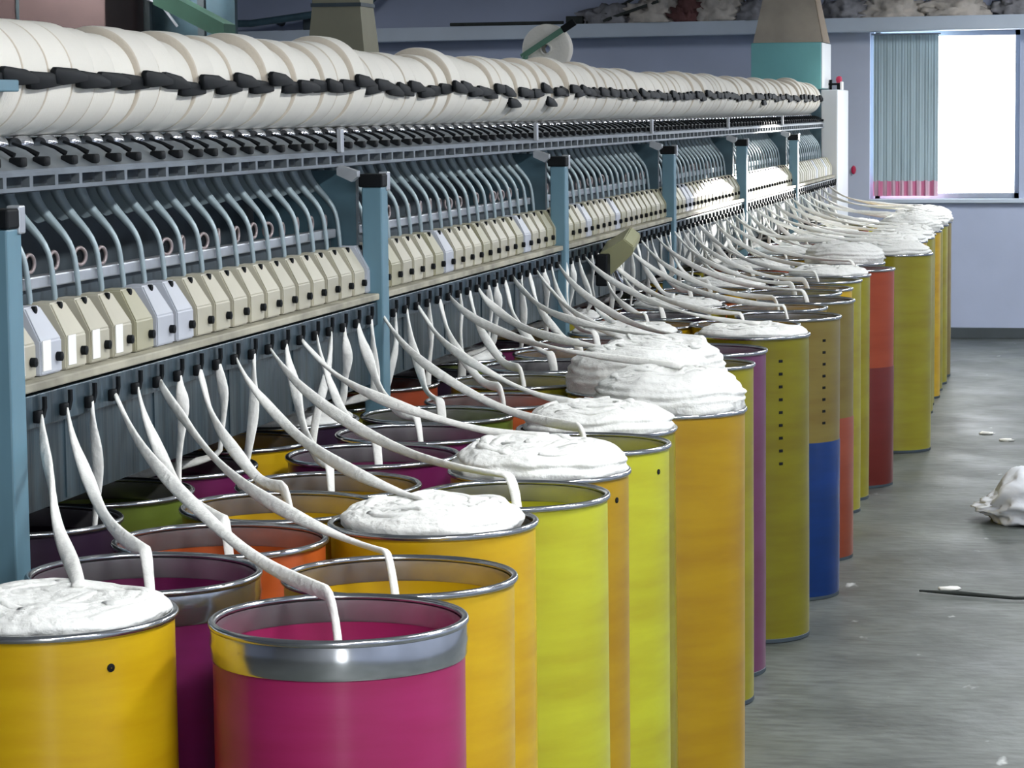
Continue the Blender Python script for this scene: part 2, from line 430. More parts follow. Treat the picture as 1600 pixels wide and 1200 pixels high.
PROTO = {}
def make_can(col, h, band=False, lower=None, marks=None, rivets=None):
    key = (col, band, lower, marks, rivets)
    if key in PROTO:
        r = copy_tree(PROTO[key]); 
    else:
        hh = 1.07
        r = empty('sliver_can')
        b = obj('body', can_body_mesh(hh), MC[col], r, smooth=40)
        bm = bmesh.new()
        # rolled rim with inner collar
        pr = [(0.1975 + 0.0065 * math.cos(t), hh - 0.006 + 0.0065 * math.sin(t)) for t in [2 * PI * i / 12 for i in range(12)]]
        lathe(bm, pr, 64, closed=True)
        rm = obj('rim', bm, M['steel'], r, smooth=60)
        bm = bmesh.new(); lathe(bm, [(0.1905, hh - 0.01), (0.190, hh - 0.042), (0.1915, hh - 0.046)], 64)
        obj('inner_collar', bm, M['grey_band'], r, smooth=60)
        if band:
            bm = bmesh.new(); lathe(bm, [(0.1985, hh - 0.062), (0.2005, hh - 0.058), (0.2005, hh - 0.045), (0.202, hh - 0.036), (0.2005, hh - 0.027), (0.2005, hh - 0.012), (0.199, hh - 0.008)], 64)
            obj('rim_band', bm, M['steel'], r, smooth=70)
        bm = bmesh.new(); lathe(bm, [(0.194, 0.002), (0.1975, 0.002), (0.1975, 0.014), (0.195, 0.016)], 64)
        rg = lathe(bm, [(0.194, 0.002), (0.001, 0.002)], 64)
        obj('base_ring', bm, M['recess'], r, smooth=40)
        bm = bmesh.new(); rings, _ = lathe(bm, [(0.189, 0.5), (0.17, 0.515), (0.001, 0.52)], 48)
        obj('spring_plate', bm, M['grey_band'], r, smooth=60)
        if lower:
            bm = bmesh.new(); z = 0.6 if lower == 'blue' else 0.59
            lathe(bm, [(0.1975, 0.014), (0.1985, 0.018), (0.1985, z - 0.004), (0.1972, z)], 64)
            s = obj('lower_sleeve', bm, MC[lower], r, smooth=40); s['label'] = lower + ' lower half'
        for k in range(marks[0] if marks else 0):
            bm = bmesh.new(); a = marks[1]
            box(bm, -0.0075, 0.0075, -0.0012, 0.0012, -0.005, 0.005, 0.001)
            mk = obj('punched_hole', bm, M['black'], r)
            mk.location = (0.1972 * math.cos(a), 0.1972 * math.sin(a), 0.985 - 0.0445 * k); mk.rotation_euler = (0, 0, a + PI / 2)
        if rivets:
            for a, z in ((rivets[0], 1.012), (rivets[1], 1.006)):
                bm = bmesh.new(); lathe(bm, [(0.0065, -0.001), (0.0065, 0.001), (0.001, 0.002)], 12, 'Y')
                mk = obj('rivet', bm, M['black'], r)
                mk.location = (0.1972 * math.cos(a), 0.1972 * math.sin(a), z); mk.rotation_euler = (0, 0, a + PI / 2 + PI)
        PROTO[key] = r
    r.scale = (1, 1, h / 1.07)
    return r
MARK_ANG = -1.4

# (row, X, Y, height, colour, coil, options)
A = [(-1.155, 3.93, 1.07, 'pink', None, dict(band=True)), (-1.168, 4.335, 1.066, 'yellow', None, {}),
     (-1.245, 4.90, 1.072, 'yellow', 'low', dict(rivets=(-1.50, -0.9))), (-1.175, 5.30, 1.068, 'lime', None, {}),
     (-1.205, 5.70, 1.066, 'amber', 'mid', dict(rivets=(-0.35, -1.9))), (-1.181, 6.115, 1.072, 'lime', None, dict(rivets=(-0.35, -2.2))),
     (-1.225, 6.515, 1.062, 'lemon', 'mid', {}), (-1.11, 6.93, 1.068, 'amber', 'high', {}),
     (-1.27, 7.36, 1.07, 'yellow', 'high', {}), (-1.28, 7.77, 1.07, 'lime', 'high', {}),
     (-1.245, 8.18, 1.065, 'lemon', None, {}), (-1.262, 8.62, 1.07, 'mauve', None, {}),
     (-1.185, 9.25, 1.07, 'moss', 'low', dict(marks=(9, -0.93))), (-1.27, 9.66, 1.07, 'yellow', None, {}),
     (-1.16, 10.07, 1.07, 'tan', None, dict(lower='blue', marks=(8, -0.70))), (-1.25, 10.5, 1.07, 'yellow', None, {}),
     (-1.185, 10.93, 1.07, 'tan', None, dict(lower='salmon')), (-1.28, 11.36, 1.07, 'olive', None, {}),
     (-1.27, 11.78, 1.06, 'yellow', None, {}), (-1.265, 12.2, 1.07, 'olive', None, {}),
     (-1.262, 12.62, 1.07, 'lemon', 'low', {}), (-1.185, 13.1, 1.07, 'red', None, dict(lower='brickred')),
     (-1.275, 13.6, 1.07, 'olive', 'high', {}), (-1.305, 14.04, 1.07, 'tan', None, {}),
     (-1.085, 14.48, 1.07, 'olive', 'mid', {}), (-1.18, 14.92, 1.07, 'yellow', 'mid', {}),
     (-1.2, 15.36, 1.07, 'lemon', 'mid', {}), (-1.19, 15.8, 1.07, 'yellow', 'mid', {}),
     (-1.18, 16.24, 1.07, 'olive', 'mid', {}), (-1.2, 16.68, 1.07, 'olive', 'mid', {}),
     (-1.19, 17.12, 1.07, 'yellow', 'high', {}), (-1.2, 17.56, 1.07, 'lemon', 'mid', {}),
     (-1.195, 18.0, 1.07, 'olive', 'high', {}), (-1.2, 18.52, 1.07, 'tan', 'high', {})]
B = [(-1.605, 3.87, 1.075, 'yellow', 'low', dict(rivets=(-0.70, -1.75))), (-1.605, 4.275, 1.07, 'purple', None, dict(band=True)),
     (-1.60, 4.68, 1.062, 'orange', None, {}), (-1.61, 5.085, 1.066, 'yellow', None, {}),
     (-1.63, 5.49, 1.052, 'amber', None, {}), (-1.64, 5.895, 1.066, 'purple', None, {}), (-1.645, 6.30, 1.066, 'purple', None, {}),
     (-1.69, 6.705, 1.066, 'green', None, {}), (-1.62, 7.11, 1.06, 'orange', None, {})]
rb = random.Random(5)
y = 7.53
cols = ['olive', 'violet', 'yellow', 'red', 'lime', 'amber', 'violet', 'olive', 'orange', 'yellow']
i = 0
while y < 18.6:
    B.append((-1.66 + rb.uniform(-.02, .02), y, 1.07 + rb.uniform(-.008, .006), cols[i % 10], [None, 'low', None, None, 'low', None][i % 6] if y > 8 else None, {}))
    y += 0.43; i += 1
Cc = []
y = 4.79; i = 0
cols = ['violet', 'green', 'purple', 'yellow', 'violet', 'olive', 'red']
while y < 18.7:
    yy = y
    xc = -2.055
    if min(abs(yy - (4.395 + 2.475 * q - 0.03)) for q in range(7)) < 0.21: xc = -2.135
    Cc.append((xc, yy, 1.07 + rb.uniform(-.012, .006), cols[i % 7], None if i % 4 else ('low' if i else None), {}))
    y += 0.43; i += 1
Dd = []
y = 5.42; i = 0
while y < 18.5:
    Dd.append((-2.56, y, 1.06, ['violet', 'red', 'yellow'][i % 3], None, {}))
    y += 1.29; i += 1

rows = {'A': A, 'B': B, 'C': Cc, 'D': Dd}
rowname = {'A': 'aisle row', 'B': 'second row from the aisle', 'C': 'third row under the machine', 'D': 'back row under the machine'}
NICE = {'A0': 'pink sliver can with a broad steel rim band, first of the aisle row',
        'A1': 'empty yellow sliver can with steel rim just behind the steel banded pink can',
        'A3': 'bright lime sliver can between two coil topped yellow cans of the aisle row',
        'A7': 'large amber sliver can carrying a tall heap of white sliver, eighth in the aisle row',
        'B0': 'yellow sliver can full to the brim at the corner below the first blue post',
        'B1': 'dark magenta open can with steel band, second in the row behind the pink one',
        'B2': 'orange open sliver can, third in the second row from the aisle',
        'A12': 'mossy yellow can with a column of small dark holes, thirteenth in the aisle row',
        'A14': 'tan sliver can whose lower half is bright blue',
        'A16': 'tan sliver can whose lower half is salmon orange',
        'A21': 'brick red sliver can with darker lower half standing in the aisle row',
        'A24': 'olive sliver can jutting into the aisle beyond the brick red can',
        'A11': 'narrowly seen mauve sliver can between lime and lemon cans of the aisle row'}
CANS = {}
adjs = {None: 'open', 'low': 'full', 'mid': 'heaped', 'high': 'overflowing'}
for rn, lst in rows.items():
    for k, (x, y, h, c, coil, op) in enumerate(lst):
        r = make_can(c, h, **op)
        r.location = (x, y, 0)
        r.rotation_euler = (math.radians(rb.uniform(-.25, .25)), math.radians(rb.uniform(-.25, .25)), rb.uniform(-.15, .15))
        if op.get('marks') or op.get('rivets'): r.rotation_euler[2] = 0
        key = rn + str(k)
        lab = NICE.get(key, f'{adjs[coil]} {c} sliver can with steel rim, {ORD[k]} in the {rowname[rn]}')
        tag(r, lab, 'can', {'A': 'sliver cans along the aisle', 'B': 'sliver cans in the second row', 'C': 'sliver cans in the third row', 'D': 'sliver cans deep under the machine'}[rn])
        top = h
        if coil:
            o = coil_obj(coil)
            o.location = (x, y, h - 0.004); o.rotation_euler = (0, 0, rb.uniform(0, 6.28))
            s = rb.uniform(0.94, 1.0); o.scale = (s, s, rb.uniform(0.85, 1.1))
            tag(o, f'white cotton sliver coiled on the {c} can, {ORD[k]} in the {rowname[rn]}', 'sliver coil', 'coils of sliver filling the cans')
            top = h + {'low': 0.03, 'mid': 0.055, 'high': 0.105}[coil]
        CANS[key] = [x, y, h, top, coil]
for r in PROTO.values(): r.location = r.location

# ------------------------------------------------------------------ spinning machine
S = 2.475
YP = [4.395 + S * k for k in range(7)]
P = S / 20
NB = 6
mach = empty('spinning_machine', (-2.4, 12.0, 0))
tag(mach, 'long blue and grey cotton spinning machine with cream covers running along the room', 'spinning machine')
def mpart(name, bm, mt, smooth=None, loc=(0, 0, 0), parent=None):
    o = obj(name, bm, mt, parent or mach, smooth=smooth)
    if parent is None: o.location = Vector(loc) - Vector((-2.4, 12.0, 0))
    else: o.location = loc
    return o
YS, YE = 3.95, YP[6] - 0.03     # body extent along the row
# frame posts
for k, yp in enumerate(YP[:6]):
    bm = bmesh.new(); box(bm, -0.055, 0, -0.065, 0, 0, 1.655, 0.004)
    po = mpart('post', bm, M['post'], loc=(-1.86, yp, 0))
    bm = bmesh.new(); box(bm, -0.062, 0.004, -0.07, 0.004, 1.655, 1.69, 0.004)
    mpart('post_cap', bm, M['black'], parent=po)
    bm = bmesh.new(); box(bm, -0.02, 0.006, -0.02, 0.006, 1.645, 1.695, 0.003)
    mpart('cap_clip', bm, M['lightmetal'], parent=po)
    bm = bmesh.new(); box(bm, -1.2, -1.145, -0.065, 0, 0, 1.9, 0.004)
    mpart('rear_post', bm, M['post'], loc=(-1.86, yp, 0))
    # bulkhead between bays
    bm = bmesh.new(); box(bm, -0.36, -0.075, -0.05, -0.02, 1.36, 1.70)
    mpart('bulkhead', bm, M['bulk'], loc=(-1.86, yp, 0))
# long sheet parts, one length per bay so the posts pass between
for k in range(NB):
    ya, yb = YP[k] + 0.004, YP[k + 1] - 0.07
    bm = bmesh.new(); box(bm, -1.96, -1.868, ya, yb, 1.357, 1.374, 0.003); mpart('ledge', bm, M['ledge'])
    bm = bmesh.new(); box(bm, -1.885, -1.874, ya, yb, 1.29, 1.351, 0.002); mpart('feed_rail', bm, M['panel'])
    bm = bmesh.new(); box(bm, -1.896, -1.888, ya, yb, 1.135, 1.35)
    for q in range(5):
        yy = ya + (yb - ya) * (q + 0.5) / 5
        box(bm, -1.888, -1.885, yy - 0.006, yy + 0.006, 1.14, 1.29)
    mpart('lower_panel', bm, M['panel'])
    # bar across the bay under the tubes
    bm = bmesh.new(); box(bm, -2.015, -1.985, ya, yb, 1.522, 1.546, 0.003); mpart('tube_bar', bm, M['lightmetal'])
    bm = bmesh.new(); box(bm, -2.04, -2.0, ya, yb, 1.38, 1.521); mpart('back_strip', bm, M['recess'])
# winding deck: one run along all bays
bm = bmesh.new()
za, zb_, xf = 1.712, 1.748, -1.95
L0, L1 = YP[0] + 0.0, YE
box(bm, xf - 0.02, xf, L0, L1, za, za + 0.008); box(bm, xf - 0.02, xf, L0, L1, zb_ - 0.008, zb_)
n = int((L1 - L0) / P)
for i in range(n + 1):
    yy = L0 + 0.02 + P * i
    box(bm, xf - 0.018, xf - 0.001, yy - 0.008, yy + 0.008, za + 0.008, zb_ - 0.008)
mpart('slotted_rail', bm, M['galv'])
bm = bmesh.new(); box(bm, xf - 0.05, xf - 0.03, L0, L1, za - 0.004, zb_); mpart('rail_backing', bm, M['recess'])
bm = bmesh.new(); prism(bm, [(xf - 0.004, 1.748), (xf - 0.004, 1.752), (-2.035, 1.793), (-2.16, 1.793), (-2.16, 1.785), (-2.03, 1.785)], L0, L1); mpart('sloped_deck', bm, M['galv'])
bm = bmesh.new(); tube(bm, [(-2.10, L0, 1.785), (-2.10, L1, 1.785)], 0.024, 16); mpart('drive_roller', bm, M['recess'], smooth=60)
# body core
bm = bmesh.new(); box(bm, -2.27, -2.24, YP[0] - 0.06, YE, 1.36, 1.785); mpart('recess_back', bm, M['recess'])
bm = bmesh.new(); box(bm, -3.0, -2.27, YP[0] - 0.06, YE, 1.14, 1.80); mpart('core', bm, M['bulk'])
bm = bmesh.new(); box(bm, -2.27, -1.9, YP[0] - 0.06, YE, 1.335, 1.351); mpart('floor_sheet', bm, M['recess'])
# hanging brackets under the rail near every post
for k in range(1, 6):
    for dx in (-0.16,):
        bm = bmesh.new()
        prism(bm, [(-1.955, 1.715), (-1.945, 1.715), (-1.90, 1.70), (-1.90, 1.685), (-1.915, 1.672), (-1.955, 1.69)], YP[k] + dx, YP[k] + dx + 0.03)
        mpart('bracket', bm, M['lightmetal'])
        bm = bmesh.new(); box(bm, -1.953, -1.94, YP[k] + dx, YP[k] + dx + 0.025, 1.748, 1.81, 0.002)
        mpart('arm_bracket', bm, M['lightmetal'])
bm = bmesh.new(); box(bm, -2.25, -1.93, YP[0] - 0.05, YP[0] - 0.02, 1.88, 1.91, 0.003); mpart('end_arm', bm, M['post'])
bm = bmesh.new(); box(bm, -1.99, -1.945, YP[0] + 0.03, YP[0] + 0.21, 1.896, 1.918, 0.003); mpart('end_arm', bm, M['post'])

# -- one position: cover, tube, lever, roller, feed hook
def cover_mesh(w):
    """cream cover: flat lower face, bent back and narrowing towards the top"""
    bm = bmesh.new()
    f = [(0.0, 0.0), (0.0, 0.068)]            # x,z of lower face
    lo = [(-w, 0.0, 0.0), (w, 0.0, 0.0)]
    ring = lambda x, z, wd: [bm.verts.new((x, -wd, z)), bm.verts.new((x, wd, z))]
    r = [ring(0, 0, w), ring(0, 0.062, w), ring(-0.036, 0.124, w * 0.70), ring(-0.085, 0.124, w * 0.70), ring(-0.085, 0, w)]
    for a, b in zip(r, r[1:]): bm.faces.new((a[0], a[1], b[1], b[0]))
    bm.faces.new([x[0] for x in r]); bm.faces.new([x[1] for x in r][::-1])
    bm.faces.new((r[0][1], r[0][0], r[4][0], r[4][1]))
    bmesh.ops.recalc_face_normals(bm, faces=list(bm.faces))
    bmesh.ops.bevel(bm, geom=list(bm.edges), offset=0.003, segments=2, affect='EDGES')
    return bm
def dot_mesh(r, d):
    bm = bmesh.new(); lathe(bm, [(r, 0), (r, d), (0.0005, d * 1.2)], 14, 'X'); return bm
def tube_mesh():
    bm = bmesh.new()
    pts = []
    for i in range(19):
        t = i / 18
        if t < 0.6:
            u = t / 0.6; x = -2.07 + 0.09 * (u - 0.12 * math.sin(2 * PI * u)); z = 1.725 - 0.165 * u
        else:
            u = (t - 0.6) / 0.4; x = -1.98 + 0.006 * math.sin(u * PI * 0.5); z = 1.56 - 0.075 * u
        pts.append((x, 0, z))
    tube(bm, pts, [0.006 + 0.010 * max(0, 1 - i / 9) ** 1.3 for i in range(19)], 8)
    return bm
def shield_mesh():
    bm = bmesh.new(); prism(bm, [(-2.13, 1.712), (-2.08, 1.712), (-2.04, 1.645), (-2.055, 1.64), (-2.12, 1.675)], -0.005, 0.005); return bm
def ring_mesh():
    bm = bmesh.new()
    pr = [(0.017 + 0.004 * math.cos(t), 0.004 * math.sin(t)) for t in [2 * PI * i / 8 for i in range(8)]]
    lathe(bm, pr, 20, 'X', closed=True)
    lathe(bm, [(0.014, -0.003), (0.0005, -0.003)], 20, 'X', mi=1)
    return bm
def lever_mesh():
    bm = bmesh.new()
    tube(bm, [(-2.03, 0.0, 1.80), (-2.0, 0.0, 1.79), (-1.978, 0, 1.778)], [0.003, 0.004, 0.006], 6)
    vs = box(bm, -1.985, -1.957, -0.014, 0.014, 1.757, 1.775, 0.004)
    return bm
def hook_mesh():
    bm = bmesh.new()
    box(bm, -1.874, -1.862, -0.011, 0.011, 1.30, 1.323, 0.003)
    tube(bm, [(-1.866, 0.026, 1.345), (-1.866, 0.026, 1.325), (-1.868, 0.02, 1.308)], 0.005, 6)
    return bm
def arm_mesh():
    """black package cradle arm lying along the front of a package"""
    bm = bmesh.new()
    pts = [(-0.082, 0.013), (-0.072, 0.019), (0.03, 0.016), (0.088, 0.004), (0.088, -0.008), (0.02, -0.013), (-0.04, -0.016), (-0.076, -0.014)]
    fs = prism(bm, pts, -0.006, 0.006, axis='X')
    bmesh.ops.bevel(bm, geom=list(bm.edges), offset=0.002, segments=1, affect='EDGES')
    # finger reaching to the bobbin core
    tube(bm, [(0.0, -0.068, 0), (-0.05, -0.069, 0.004), (-0.11, -0.068, 0.0)], 0.004, 6)
    return bm
W = P / 2 - 0.011
shared = {'cover': obj('cover', cover_mesh(W), M['cream']), }
def me_of(bm, mt, smooth=None):
    o = obj('tmp', bm, mt, smooth=smooth); me = o.data; bpy.data.objects.remove(o); return me
CM = {c: me_of(cover_mesh(W), M[c]) for c in ('cream', 'palegrey', 'olivecover')}
bpy.data.objects.remove(shared['cover'])
ME = dict(dot=me_of(dot_mesh(0.0088, 0.010), M['black'], 50), knob=me_of(dot_mesh(0.007, 0.008), M['black'], 50),
          tube=me_of(tube_mesh(), M['tube'], 60), shield=me_of(shield_mesh(), M['tube']), ring=me_of(ring_mesh(), [M['ring'], M['black']], 60),
          lever=me_of(lever_mesh(), M['black'], 45), hook=me_of(hook_mesh(), M['black'], 45), arm=me_of(arm_mesh(), M['black'], 45))
bm = bmesh.new(); lathe(bm, [(0.0005, -0.03), (0.013, -0.03), (0.017, -0.02), (0.017, 0.02), (0.013, 0.03), (0.0005, 0.03)], 20, 'Y'); ME['roller'] = me_of(bm, M['chrome'], 40)
bm = bmesh.new(); box(bm, 0, 0.0015, -0.019, 0.019, -0.028, 0.028); ME['label'] = me_of(bm, M['plain_white'])
def link(name, me, parent, loc, rot=(0, 0, 0)):
    o = bpy.data.objects.new(name, me); COL.objects.link(o); o.parent = parent; o.location = loc; o.rotation_euler = rot; return o
ORG = Vector((-2.4, 12.0, 0))
rp = random.Random(3)
def ypos(b, k): return YP[b] + 0.02 + P * (k + 0.5)
late = {n: [] for n in ('tube', 'lever', 'roller', 'hook', 'arm', 'cover')}
count = 0
PKG = []
for b in range(NB):
    for k in range(20):
        yy = ypos(b, k)
        idx = b * 20 + k
        # cream cover
        c = rp.choice(['cream'] * 5 + ['palegrey'] + ['olivecover'] * (3 if b else 1))
        if idx == 1: c = 'palegrey'
        if idx < 100:
            cv = link('spinning_box', CM[c], mach, Vector((-1.895, yy, 1.376)) - ORG)
            link('button', ME['dot'], cv, (0.0005, 0.026, 0.030))
            link('knob', ME['knob'], cv, (-0.036, 0.0, 0.118))
            if idx < 5: link('white_plate', ME['label'], cv, (0.0008, -0.026, 0.036))  # thin white plate on the lower face of the first covers
            tb = link('yarn_tube', ME['tube'], mach, Vector((0, yy - 0.03, 0)) - ORG)
            link('shield', ME['shield'], tb, (0, 0.0, 0))
            if rp.random() < 0.8: link('guide_ring', ME['ring'], tb, (-1.993, 0.055 + rp.uniform(-.012, .012), 1.566 + rp.uniform(-.004, .006)), (0, 0, rp.uniform(-.5, .3)))
            link('lever', ME['lever'], mach, Vector((0, yy + 0.05 + rp.uniform(-.012, .012), 0)) - ORG, (0, 0, 0))
            link('take_up_roller', ME['roller'], mach, Vector((-2.055, yy + 0.02, 1.797)) - ORG)
            link('feed_hook', ME['hook'], mach, Vector((0, yy - 0.012, 0)) - ORG)
        else:
            late['cover'].append((CM[c], Vector((-1.895, yy, 1.376)), 0))
            late['tube'].append((ME['tube'], Vector((0, yy - 0.03, 0)), 0)); late['lever'].append((ME['lever'], Vector((0, yy + 0.05, 0)), 0))
            late['roller'].append((ME['roller'], Vector((-2.055, yy + 0.02, 1.797)), 0)); late['hook'].append((ME['hook'], Vector((0, yy - 0.012, 0)), 0))
        # package radius
        R = 0.111 + rp.uniform(-0.008, 0.005)
        if k in (0, 4, 9, 10, 14) and rp.random() < 0.6: R += 0.010
        PKG.append((yy + 0.03, R))
        ax = -2.085 + math.sqrt(max(R * R - 0.01 ** 2, 0)) + 0.008
        dz = rp.uniform(-0.007, 0.007)
        if idx in (36, 41, 92): dz -= 0.03
        loc = Vector((ax, yy + 0.045, 1.815 + R - 0.006 + dz))
        if idx < 100: link('cradle_arm', ME['arm'], mach, loc - ORG, (rp.uniform(-0.10, 0.02), 0, 0))
        else: late['arm'].append((ME['arm'], loc, 0))
for n, lst in late.items():
    bm = bmesh.new()
    mats = []
    for me, loc, _ in lst:
        b0 = len(bm.verts); f0 = len(bm.faces)
        bm.from_mesh(me); bm.verts.ensure_lookup_table(); bm.faces.ensure_lookup_table()
        for v in bm.verts[b0:]: v.co += loc
        for mm in me.materials:
            if mm not in mats: mats.append(mm)
        for f in bm.faces[f0:]: f.material_index = mats.index(me.materials[f.material_index])
    nm = {'tube': 'far_yarn_tubes', 'lever': 'far_levers', 'roller': 'far_rollers', 'hook': 'far_feed_hooks', 'arm': 'far_cradle_arms', 'cover': 'far_spinning_boxes'}[n]
    o = mpart(nm, bm, mats); o['kind'] = 'stuff'

# opened cover hanging over the ledge in the third bay
oc = empty('opened_cover', Vector((-1.862, 10.02, 1.33)) - ORG); oc.parent = mach
bm = bmesh.new()
prism(bm, [(0.0, -0.06), (0.04, -0.085), (0.13, 0.0), (0.135, 0.03), (0.10, 0.06), (0.0, 0.0)], -0.09, 0.075, axis='Y')
bmesh.ops.rotate(bm, verts=list(bm.verts), cent=(0, 0, 0), matrix=Matrix.Rotation(math.radians(14), 3, 'X'))
bmesh.ops.bevel(bm, geom=list(bm.edges), offset=0.004, segments=2, affect='EDGES')
lid = obj('lid', bm, M['olive_lid'], oc); lid['label'] = 'olive cream lid swung open'
bm = bmesh.new(); box(bm, 0.0, 0.045, -0.16, -0.09, -0.14, -0.02, 0.006); box(bm, -0.01, 0.03, -0.14, 0.0, -0.10, -0.055, 0.004); obj('rotor_block', bm, M['black'], oc)
bm = bmesh.new(); tube(bm, [(0.045, -0.045, -0.07), (0.055, -0.01, -0.115), (0.06, 0.01, -0.135)], [0.010, 0.011, 0.016], 12); obj('metal_end', bm, M['chrome'], oc, smooth=50)

# machine end: headstock with frame, cabinet, duct
hs = empty('machine_end', Vector((-2.0, 19.4, 0)) - ORG); hs.parent = mach
bm = bmesh.new(); box(bm, 0.02, 0.14, -0.10, 0.72, 0, 1.985, 0.008); obj('end_frame', bm, mat('lit_end_tone', srgb(225, 230, 234), 0.4, var=0.06), hs)  # window glow on the end frame put into its pale colour
bm = bmesh.new(); box(bm, -0.46, 0.02, -0.10, 0.6, 0, 1.99, 0.006); obj('end_body', bm, M['bulk'], hs)
bm = bmesh.new(); box(bm, -0.475, 0.03, -0.2, 0.45, 1.99, 2.325, 0.006); obj('teal_cabinet', bm, M['teal'], hs)
bm = bmesh.new(); box(bm, 0.031, 0.036, -0.195, 0.445, 1.995, 2.32); sp = obj('lit_side', bm, mat('lit_side_tone', srgb(222, 226, 228), 0.4), hs); sp['label'] = 'window light painted as a pale sheet on the teal cabinet side'  # pale sheet stands in for window light on the cabinet side
bm = bmesh.new(); box(bm, 0.04, 0.06, 0.28, 0.32, 1.985, 2.06, 0.003); box(bm, 0.035, 0.11, 0.27, 0.30, 2.02, 2.035, 0.002); box(bm, 0.10, 0.125, 0.24, 0.31, 1.985, 2.035, 0.003); obj('bracket', bm, M['black'], hs)
bm = bmesh.new(); box(bm, 0.126, 0.14, 0.22, 0.34, 1.985, 2.045, 0.003); obj('bracket_plate', bm, M['plain_white'], hs)
bm = bmesh.new(); lathe(bm, [(0.0005, 0.05), (0.018, 0.045), (0.024, 0.025), (0.018, 0.0), (0.0005, 0)], 20); obj('red_button', bm, M['red'], hs, smooth=60, loc=(0.112, 0.28, 2.036))

def duct(name, loc, w0, w1, d0, d1, z0, z1, zt, label, mt, edge=None):
    d = empty(name, loc)
    bm = bmesh.new()
    def ring(w, dd, z): return [bm.verts.new((sx * w / 2, sy * dd / 2, z)) for sx, sy in ((-1, -1), (1, -1), (1, 1), (-1, 1))]
    r = [ring(w0, d0, 0), ring(w1, d1, z1 - z0)]
    for i in range(4): bm.faces.new((r[0][i], r[0][(i + 1) % 4], r[1][(i + 1) % 4], r[1][i]))
    bm.faces.new(r[0][::-1]); bm.faces.new(r[1])
    obj('hood', bm, mt, d)
    bm = bmesh.new(); box(bm, -w1 / 2 - 0.004, w1 / 2 + 0.004, -d1 / 2 - 0.004, d1 / 2 + 0.004, z1 - z0 - 0.006, z1 - z0 + 0.006); obj('seam', bm, M['recess'], d)
    bm = bmesh.new(); box(bm, -w1 / 2, w1 / 2, -d1 / 2, d1 / 2, z1 - z0 + 0.006, zt - z0); obj('shaft', bm, mt, d)
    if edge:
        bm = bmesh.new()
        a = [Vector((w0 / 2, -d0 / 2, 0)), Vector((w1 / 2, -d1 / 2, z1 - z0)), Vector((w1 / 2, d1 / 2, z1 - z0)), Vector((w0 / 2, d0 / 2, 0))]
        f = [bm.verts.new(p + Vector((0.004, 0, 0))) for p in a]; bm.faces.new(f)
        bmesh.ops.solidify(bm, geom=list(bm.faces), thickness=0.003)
        e = obj('lit_side_sheet', bm, edge, d); e['label'] = 'pale sheet painted for window light on the duct side'
    return tag(d, label, 'duct')
duct('suction_duct', (-2.21, 19.45, 2.325), 0.50, 0.34, 0.5, 0.34, 2.325, 2.72, ZC, 'tapered beige suction duct rising from the teal cabinet at the machine end', M['duct'], M['duct_lit_side'])
duct('suction_duct', (-2.387, 8.3, 1.80), 0.235, 0.158, 0.22, 0.16, 1.80, 2.195, ZC, 'olive grey tapered duct rising behind the yarn packages', M['olive_duct'])

# ------------------------------------------------------------------ yarn packages on top
def package_mesh(R, w=0.1225):
    bm = bmesh.new()
    h = w / 2
    prof = [(0.022, -h - 0.004), (0.03, -h - 0.004), (0.03, -h + 0.004), (R * 0.6, -h + 0.002), (R * 0.95, -h + 0.001), (R * 0.985, -h + 0.004), (R * 0.998, -h + 0.012), (R * 1.002, 0), (R * 0.998, h - 0.012), (R * 0.985, h - 0.004), (R * 0.95, h - 0.001), (R * 0.6, h - 0.002), (0.03, h - 0.004), (0.03, h + 0.004), (0.022, h + 0.004)]
    rings, fs = lathe(bm, prof, 56, 'Y')
    for f in fs:
        if max(math.hypot(v.co.x, v.co.z) for v in f.verts) < R * 0.99: f.material_index = 1
    return bm
PM = {}
for i, (yy, R) in enumerate(PKG):
    q = round(R * 500) / 500
    if q not in PM: PM[q] = me_of(package_mesh(q), [M['package'], M['package_end']], 55)
    o = bpy.data.objects.new('yarn_package', PM[q]); COL.objects.link(o)
    o.location = (-2.085 + rp.uniform(-.002, .002), yy, 1.812 + q); o.rotation_euler = (0, rp.uniform(0, 6.28), 0)
    b, k = divmod(i, 20)
    tag(o, f'cream white yarn package in the top row, {ORD[k]} of those above the {ORD[b]} machine bay', 'yarn package', 'yarn packages along the machine top')
# two packages left of the first bay start (row runs on past the first post)
for j, yy in enumerate((YP[0] + 0.02 + P * 0.5 + 0.03 - P, YP[0] + 0.02 + P * 0.5 + 0.03 - 2 * P)):
    o = bpy.data.objects.new('yarn_package', PM[sorted(PM)[-1 - j]]); COL.objects.link(o); R = sorted(PM)[-1 - j]
    o.location = (-2.085, yy, 1.812 + R)
    tag(o, ['cream white yarn package straight above the first blue post', 'cream white yarn package before the first blue post, cut by the picture edge'][j], 'yarn package', 'yarn packages along the machine top')
